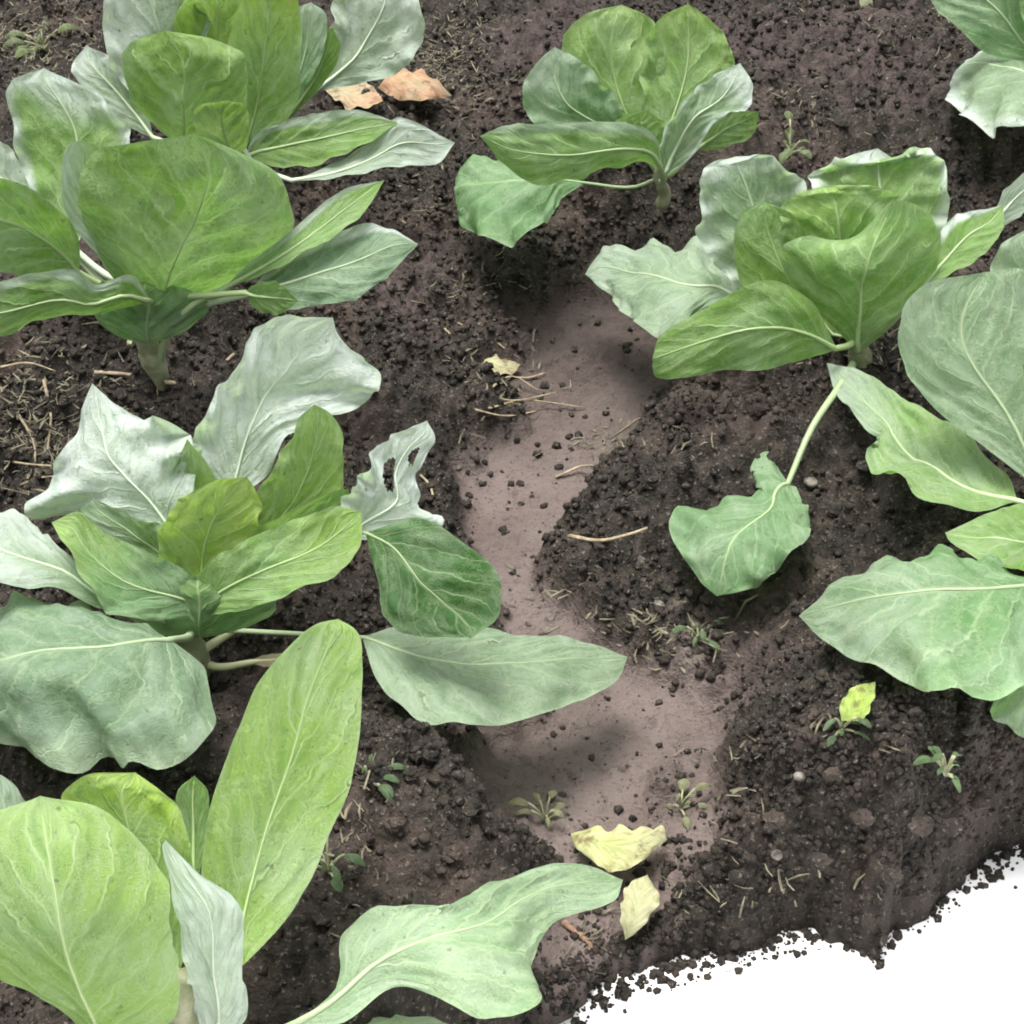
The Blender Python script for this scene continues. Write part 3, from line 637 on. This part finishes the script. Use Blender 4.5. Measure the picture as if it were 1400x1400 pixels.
leaf(G, (1460, 700), [(1420, 620), (1430, 520), (1460, 450)], [(1540, 640), (1580, 550), (1560, 470)], (1510, 430), (.0, .04, .06), c=('leafy', 'glauc'), cup=.15)
leaf(G, (1470, 760), [(1540, 800), (1640, 810), (1720, 790)], [(1530, 720), (1630, 710), (1710, 730)], (1750, 765), (.12, .14, .06), mode='z', c=('gmid', 'glauc'), cup=-.12)

# --- H: far right, behind the frilly one
H = Plant(1450, 165, 'pale grey-green cabbage with rounded leaves behind the frilly cabbage', .07)
leaf(H, (1430, 90), [(1360, 82), (1310, 48), (1270, 10), (1262, -30)], [(1440, 40), (1420, -20), (1370, -50)], (1310, -55), (.02, .04, .09), c=('gmid', 'glauc'), cup=.12)
leaf(H, (1440, 120), [(1420, 170), (1370, 188), (1320, 175), (1296, 140)], [(1440, 70), (1400, 54), (1353, 66)], (1303, 106), (.15, .13, .07), mode='z', c=('glauc', 'white'), grad='rimT', cup=-.22, frill=.10)
leaf(H, (1450, 100), [(1400, 40), (1390, -30), (1400, -80)], [(1490, 60), (1500, -20), (1480, -90)], (1440, -110), (.0, .03, .06), c=('leafy', 'leafy'), cup=.15)
leaf(H, (1470, 130), [(1530, 160), (1600, 160)], [(1530, 90), (1600, 100)], (1650, 130), (.13, .14, .06), mode='z', c=('gmid', 'glauc'), cup=-.12)

# ------------------------------------------------------------------ fallen leaves
def loose(px, py, base, L, R, tip, z, c, label, cat='leaf', name='fallen_leaf', **k):
    g0 = on_ground(px, py)
    vals = [g0[2] + q for q in z]
    kw = dict(mode='z', cup=.1, frill=.08, nu=28, nv=18, material=M_DRYLEAF, puck=.7); kw.update(k)
    o = leaf(None, base, L, R, tip, vals, c=c, name=name, origin=g0, **kw)
    o.location = g0
    tag(o, label, cat)
    return o
loose(565, 128, (516, 120), [(545, 96), (585, 102)], [(540, 138), (585, 140)], (618, 131), (.015, .03, .012), ('orange', 'orange'), 'pinkish orange dry leaf curled on the soil behind the pale leaf', cup=-.35)
loose(480, 132, (440, 118), [(470, 108), (505, 112)], [(465, 142), (500, 148)], (524, 138), (.022, .032, .026), ('tan', 'orange'), 'tan dry leaf lying beside the pinkish orange one')
loose(850, 1160, (780, 1140), [(820, 1128), (870, 1132), (905, 1130)], [(790, 1165), (830, 1195), (870, 1185)], (912, 1148), (.018, .035, .028), ('lemon', 'cream'), 'yellow fallen leaf at the lower end of the bare path', cup=-.2)
loose(872, 1240, (855, 1285), [(845, 1250), (855, 1210)], [(880, 1268), (905, 1230)], (885, 1196), (.01, .03, .03), ('cream', 'cream'), 'curled cream dry leaf standing below the yellow fallen leaf', cup=-.35)
loose(1175, 962, (1150, 985), [(1148, 960), (1165, 938)], [(1180, 985), (1195, 955)], (1197, 932), (.012, .03, .045), ('ylime', 'ylime'), 'small yellow-green leaf stuck upright in the dark soil', cup=.15)
loose(700, 498, (640, 492), [(668, 482), (690, 490)], [(668, 512), (700, 512)], (712, 498), (.008, .014, .008), ('cream', 'tan'), 'pale dry leaf scrap flat on the bare path', cup=-.15)

# ------------------------------------------------------------------ straws, twigs, roots
def strand(name, pts, r, m, label, cat, group=None, lift=.0015):
    P = np.array([on_ground(px, py, lift) for px, py in pts])
    P[:, 2] = np.convolve(np.pad(P[:, 2], 1, 'edge'), [.25, .5, .25], 'valid') + .001
    path = spline(P, np.linspace(0, 1, 12))
    V, F = tube(path, np.linspace(r, r * .5, 12), 6, .6)
    o = link(name, V, F, m, None, tuple(P[0]))
    return tag(o, label, cat, group)
ST = 'dry straw lying across the bare path'
for pts in [[(608, 452), (632, 478), (655, 505)], [(622, 440), (645, 455), (668, 450)], [(640, 512), (690, 540), (760, 548)], [(660, 530), (700, 528), (740, 540)],
            [(668, 548), (720, 562), (800, 560)], [(690, 515), (720, 520), (745, 512)], [(840, 605), (880, 590), (905, 596)], [(760, 655), (800, 648), (845, 640)],
            [(640, 478), (662, 470), (690, 474)], [(650, 556), (690, 572), (735, 570)], [(575, 650), (588, 668), (594, 690)], [(905, 568), (935, 566), (960, 570)]]:
    strand('straw', pts, .0019, M_STRAW, ST, 'straw', 'straws on the path')
strand('twig', [(778, 750), (820, 746), (860, 742), (885, 730)], .0035, M_STRAW, 'pale thin twig poking out beside the dangling leaf', 'twig', lift=.009)
strand('root', [(770, 1262), (800, 1285), (818, 1312)], .004, M_ROOT, 'reddish brown root scrap by the white backdrop edge', 'root')
strand('root', [(1168, 1246), (1180, 1262), (1196, 1290)], .004, M_ROOT, 'pointed brown root tip hanging over the soil edge', 'root')
strand('twig', [(130, 512), (170, 512), (205, 520)], .0035, M_STRAW, 'pale dry twig beside the bare cabbage stalk', 'twig')
strand('twig', [(225, 522), (270, 515), (322, 500)], .0035, M_STRAW, 'long dry twig behind the upright whitish leaf', 'twig')
for pts in [[(0, 500), (40, 508), (75, 505)], [(20, 560), (45, 600), (50, 640)], [(60, 520), (70, 570), (66, 620)], [(10, 640), (50, 632), (95, 640)], [(30, 670), (60, 655), (90, 650)]]:
    strand('straw', pts, .0019, M_STRAW, 'dry straw in the litter below the bare cabbage stalk', 'straw', 'straws below the stalk')

# ------------------------------------------------------------------ pebbles
def lump(r, seed, seg=8, rings=6, sq=.7, jag=.14):
    q = np.random.default_rng(seed)
    k = q.normal(size=(5, 3)) * 1.4; ph = q.random(5) * 6.28; am = q.random(5) * .16
    V, F = [], []
    for i in range(1, rings):
        th = math.pi * i / rings
        for j in range(seg):
            w = 2 * math.pi * j / seg
            V.append((math.sin(th) * math.cos(w), math.sin(th) * math.sin(w), math.cos(th)))
    V += [(0, 0, 1), (0, 0, -1)]
    V = np.array(V)
    V = V * (1 + (np.sin(V @ k.T * 2 + ph) * am).sum(1) + q.uniform(-jag, jag, len(V)))[:, None] * r * np.array([1, .85, sq])
    n = (rings - 1) * seg
    for i in range(rings - 2):
        for j in range(seg):
            F.append((i * seg + j, (i + 1) * seg + j, (i + 1) * seg + (j + 1) % seg, i * seg + (j + 1) % seg))
    for j in range(seg):
        F.append((n, j, (j + 1) % seg)); F.append((n + 1, (rings - 2) * seg + (j + 1) % seg, (rings - 2) * seg + j))
    return V, F
for i, (px, py, r) in enumerate([(878, 768, .006), (752, 846, .006), (627, 640, .005), (1092, 1062, .005), (1062, 1168, .005), (902, 828, .006), (660, 375, .004), (745, 305, .006), (1108, 660, .007)]):
    p = on_ground(px, py)
    V, F = lump(r, 50 + i)
    a = random.random() * 6
    R = np.array([[math.cos(a), -math.sin(a), 0], [math.sin(a), math.cos(a), 0], [0, 0, 1]])
    o = link('pebble', V @ R.T + p + np.array([0, 0, r * .02]), F, M_PEBBLE, None, tuple(p))
    tag(o, ['small pale pebble left of the dangling leaf, below the thin twig', 'small pale pebble on the narrow path above the flat grey-green leaf', 'small pale pebble beside the whitish leaf with holes',
            'small pale pebble on the front mound below the small yellow-green leaf', 'small pale pebble low on the front mound near the white edge', 'small pale pebble beside the weed below the dangling leaf',
            'small pale pebble on the dark soil above the path straws', 'small pale pebble under the rounded drooping leaf at the path end', 'pale pebble right of the long pale leaf stalk'][i], 'pebble', 'pale pebbles on the soil')
for i, (px, py, r) in enumerate([(778, 598, .008), (735, 608, .006), (640, 676, .006), (712, 690, .007), (660, 662, .007), (690, 730, .006), (768, 795, .008), (745, 822, .008),
                                 (800, 570, .006), (728, 762, .005), (600, 1080, .012), (645, 1105, .014), (560, 1060, .013), (540, 1130, .015), (620, 1170, .014), (500, 1150, .013),
                                 (590, 1035, .012), (680, 1140, .013), (1000, 1090, .013), (1060, 1120, .014), (1120, 1180, .015), (1180, 1120, .014), (1260, 1130, .015), (1010, 1200, .014),
                                 (960, 1250, .013), (1090, 1230, .014), (1220, 1200, .013), (1300, 1130, .014), (1340, 1100, .015), (1140, 1060, .013), (620, 480, .013), (575, 440, .014), (540, 470, .014),
                                 (850, 690, .014), (890, 660, .015), (930, 640, .015), (1000, 590, .016), (1040, 560, .015), (800, 730, .011), (1180, 640, .013), (1140, 700, .013), (1090, 160, .016), (1150, 170, .014), (1060, 90, .016), (1210, 60, .015)]):
    p = on_ground(px, py)
    V, F = lump(r * .55, 150 + i, 10, 8, .72, .15)
    o = link('soil_clod', V + p + np.array([0, 0, r * .08]), F, M_CRUMB, None, tuple(p), False)
    where = ['on the bare path', 'on the mound beside the tall upright leaf', 'on the front mound above the white edge', 'beside the tip of the upright whitish leaf',
             'on the ridge left of the dangling leaf', 'on the brown earth behind the frilly cabbage'][int(np.searchsorted([10, 18, 30, 33, 41], i, 'right'))]
    tag(o, 'dark crumbly soil clod ' + where, 'soil clod', 'soil clods ' + where)

# ------------------------------------------------------------------ small weeds
def weed(px, py, n, size, label, c):
    g0 = on_ground(px, py)
    root = empty('weed_seedling', tuple(g0)); tag(root, label, 'weed')
    for k in range(n + 5):
        wd = random.uniform(.06, .2)
        a = random.random() * 6.28; r = size * random.uniform(.2, .95)
        h = size * random.uniform(.1, .9)
        d = np.array([math.cos(a), math.sin(a), 0]); s = np.array([-d[1], d[0], 0])
        b = g0 + np.array([0, 0, .002]); m = g0 + d * r * .45 + np.array([0, 0, h]); t = g0 + d * r + np.array([0, 0, h * .9])
        V, F = tube(spline(np.array([b, (b + m) / 2 + [0, 0, h * .15], m]), np.linspace(0, 1, 5)), np.linspace(.0014, .0009, 5), 5)
        link('stalk', V, F, M_STEM, root, g0)
        U = np.linspace(0, 1, 9); vv = np.linspace(-1, 1, 7)
        P = np.array([[m + (t - m) * u + s * v * r * wd * math.sin(math.pi * min(u * .92 + .06, 1)) ** .7 + np.array([0, 0, r * .14 * (math.sin(u * 3.1) - .6 * v * v)]) for v in vv] for u in U])
        F = [(i * 7 + j, (i + 1) * 7 + j, (i + 1) * 7 + j + 1, i * 7 + j + 1) for i in range(8) for j in range(6)]
        uv = np.array([[(u, v) for v in vv] for u in U]).reshape(-1, 2)
        link('leaf', P.reshape(-1, 3), F, M_LEAF, root, g0, True, uv, np.tile(np.array(CC[c]), (63, 1)))
for a in [(1292, 1062, 6, .033, 'small green weed under the broad grey-green cabbage leaf', 'weedy'),
          (955, 880, 7, .033, 'small weed below the dangling leaf', 'weedy'),
          (505, 1078, 6, .035, 'small weed beside the tall upright yellow-green leaf', 'weedy'),
          (450, 1195, 6, .033, 'low weed at the foot of the tall upright leaf', 'weedy'),
          (1150, 1000, 3, .03, 'tiny weed sprout beside the small yellow-green leaf', 'weedy'),
          (1180, 850, 4, .025, 'tiny sprout between the dangling leaf and the broad leaf', 'gmid'),
          (745, 1125, 5, .035, 'pale low weed left of the yellow fallen leaf', 'straw'),
          (930, 1108, 4, .03, 'pale low weed right of the yellow fallen leaf', 'straw'),
          (60, 70, 9, .06, 'scrubby olive weed behind the pale outer cabbage leaf', 'olive'),
          (1080, 215, 7, .045, 'scrubby weed behind the frilly cabbage', 'olive'),
          (1190, 5, 7, .06, 'dry weed tuft behind the rounded pale leaves', 'straw')]:
    weed(*a)

# ------------------------------------------------------------------ stuff: crumbs of soil, litter
def scatter(n, sampler):
    out = []
    while len(out) < n:
        px, py = sampler()
        out.append((px, py))
    return out
protos = [lump(1.0, 300 + i, 5, 3, .8, .2) for i in range(10)]
def crumbs(name, N, xr, yr, szf, keep, m, label=None, zf=None):
    x = rng.uniform(*xr, N); y = rng.uniform(*yr, N)
    k = keep(x, y) > rng.random(N); x, y = x[k], y[k]
    z = ground_h(x, y) if zf is None else zf(x, y)
    k = z > WHITE_Z - .004; x, y, z = x[k], y[k], z[k]
    s = szf(len(x)); VV, TT, off = [], [], 0
    an = rng.random(len(x)) * 6.28; pi = rng.integers(0, len(protos), len(x)); fl = rng.uniform(.6, 1.2, len(x))
    for k, (V, F) in enumerate(protos):
        q = np.where(pi == k)[0]
        T = np.array([t_ for f in F for t_ in ([f] if len(f) == 3 else [(f[0], f[1], f[2]), (f[0], f[2], f[3])])])
        ca, sa = np.cos(an[q])[:, None], np.sin(an[q])[:, None]
        W = np.stack([V[:, 0] * ca - V[:, 1] * sa, V[:, 0] * sa + V[:, 1] * ca, V[:, 2] * fl[q][:, None]], -1) * s[q][:, None, None]
        W = W + np.stack([x[q], y[q], z[q] + s[q] * .25], -1)[:, None]
        VV.append(W.reshape(-1, 3))
        TT.append((T[None] + (np.arange(len(q)) * len(V))[:, None, None] + off).reshape(-1, 3)); off += len(q) * len(V)
    VV, TT = np.concatenate(VV), np.concatenate(TT)
    me = bpy.data.meshes.new(name)
    me.vertices.add(len(VV)); me.vertices.foreach_set('co', VV.ravel())
    me.loops.add(TT.size); me.loops.foreach_set('vertex_index', TT.ravel().astype(np.int32))
    me.polygons.add(len(TT)); me.polygons.foreach_set('loop_start', np.arange(0, TT.size, 3, dtype=np.int32))
    me.update(calc_edges=True); me.materials.append(m)
    o = bpy.data.objects.new(name, me); COL.objects.link(o)
    return tag(o, kind='stuff')
def dens(x, y):
    inside = (np.abs(x) < .16 + .30 * y)
    return inside * (1 - .93 * path_mask(x, y)) * (.35 + .65 * (fbm(x * 8, y * 8, 2) > -.1)) * np.clip(1.6 / y, 0, 1)
crumbs('soil_crumbs', 130000, (-.85, .85), (.6, 2.7), lambda n: .0011 + .0052 * rng.random(n) ** 3.2, dens, M_CRUMB)
def edge_d(x, y):
    t = np.interp(x, EX, EY) - y
    return np.clip(1 - np.abs(t + .05) / .085, 0, 1) ** .7 * (1 - .93 * path_mask(x, y) * (t < -.02))
crumbs('edge_crumbs', 52000, (.0, .55), (.75, 1.15), lambda n: .0011 + .0042 * rng.random(n) ** 3, edge_d, M_CRUMB, zf=lambda x, y: np.maximum(ground_h(x, y), WHITE_Z))
def spill_d(x, y):
    t = np.interp(x, EX, EY) - y
    return ((t > 0) & (t < .09)) * np.exp(-np.clip(t, 0, 1) / .02) * .22
crumbs('spilled_crumbs', 2600, (.0, .55), (.70, 1.15), lambda n: .0008 + .002 * rng.random(n) ** 2, spill_d, M_CRUMB, zf=lambda x, y: np.maximum(ground_h(x, y), WHITE_Z))

def on_ground_many(pp):
    r = np.array([ray(a, b) for a, b in pp]); z = np.zeros(len(pp))
    for _ in range(5):
        t = (z - CAM_H) / r[:, 2]
        P = r * t[:, None] + np.array([0, 0, CAM_H]); z = ground_h(P[:, 0], P[:, 1])
    return P
def litter(name, zones, m):
    VV, FF, off = [], [], 0
    for px, py, rx, ry, n in zones:
        spots = on_ground_many([(px + random.gauss(0, .5) * rx, py + random.gauss(0, .5) * ry) for i in range(n)])
        for i in range(n):
            p = spots[i] + np.array([0, 0, .002])
            a = random.random() * math.pi; ln = random.uniform(.004, .017) * (1 + (random.random() < .08)); w = random.uniform(.0004, .0012)
            d = np.array([math.cos(a), math.sin(a), random.uniform(-.1, .45)]); s = np.array([-math.sin(a), math.cos(a), random.uniform(-.5, .5)]) * w
            u = np.array([0, 0, 1.0]) * w * .6
            b = ln * .15 * random.uniform(-1, 1)
            q = [p + d * ln * t + np.array([-d[1], d[0], .4]) * b * math.sin(t * 3.14) for t in (0, .5, 1)]
            for k, c in enumerate(q):
                f = (.8, 1, .4)[k]
                VV += [c - s * f, c + s * f, c + u * f]
            for k in range(2):
                o = off + 3 * k
                FF += [(o, o + 1, o + 4, o + 3), (o + 1, o + 2, o + 5, o + 4), (o + 2, o, o + 3, o + 5)]
            off += 9
    o = link(name, np.array(VV), FF, m, None, (0, 0, 0), False)
    return tag(o, kind='stuff')
litter('dry_plant_litter', [(610, 80, 80, 90, 700), (60, 60, 90, 60, 420), (50, 580, 80, 120, 520), (1070, 215, 90, 25, 60), (1230, 30, 160, 50, 120), (690, 520, 110, 70, 60),
                            (860, 610, 90, 30, 60), (580, 290, 60, 50, 50), (930, 860, 90, 50, 110), (640, 380, 90, 50, 60), (1050, 500, 110, 25, 60), (1200, 480, 50, 40, 60), (1250, 1050, 120, 50, 70), (1050, 1060, 110, 60, 60),
                            (350, 870, 60, 40, 50), (1060, 1200, 200, 60, 50), (480, 1150, 50, 120, 60), (790, 1290, 60, 50, 20), (760, 830, 90, 60, 30), (1100, 130, 140, 80, 110), (150, 530, 80, 40, 50)], M_LITTER)

import os
if os.environ.get('LEAFLOG'):
    for r in LEAFLOG: print('LEAF', r)
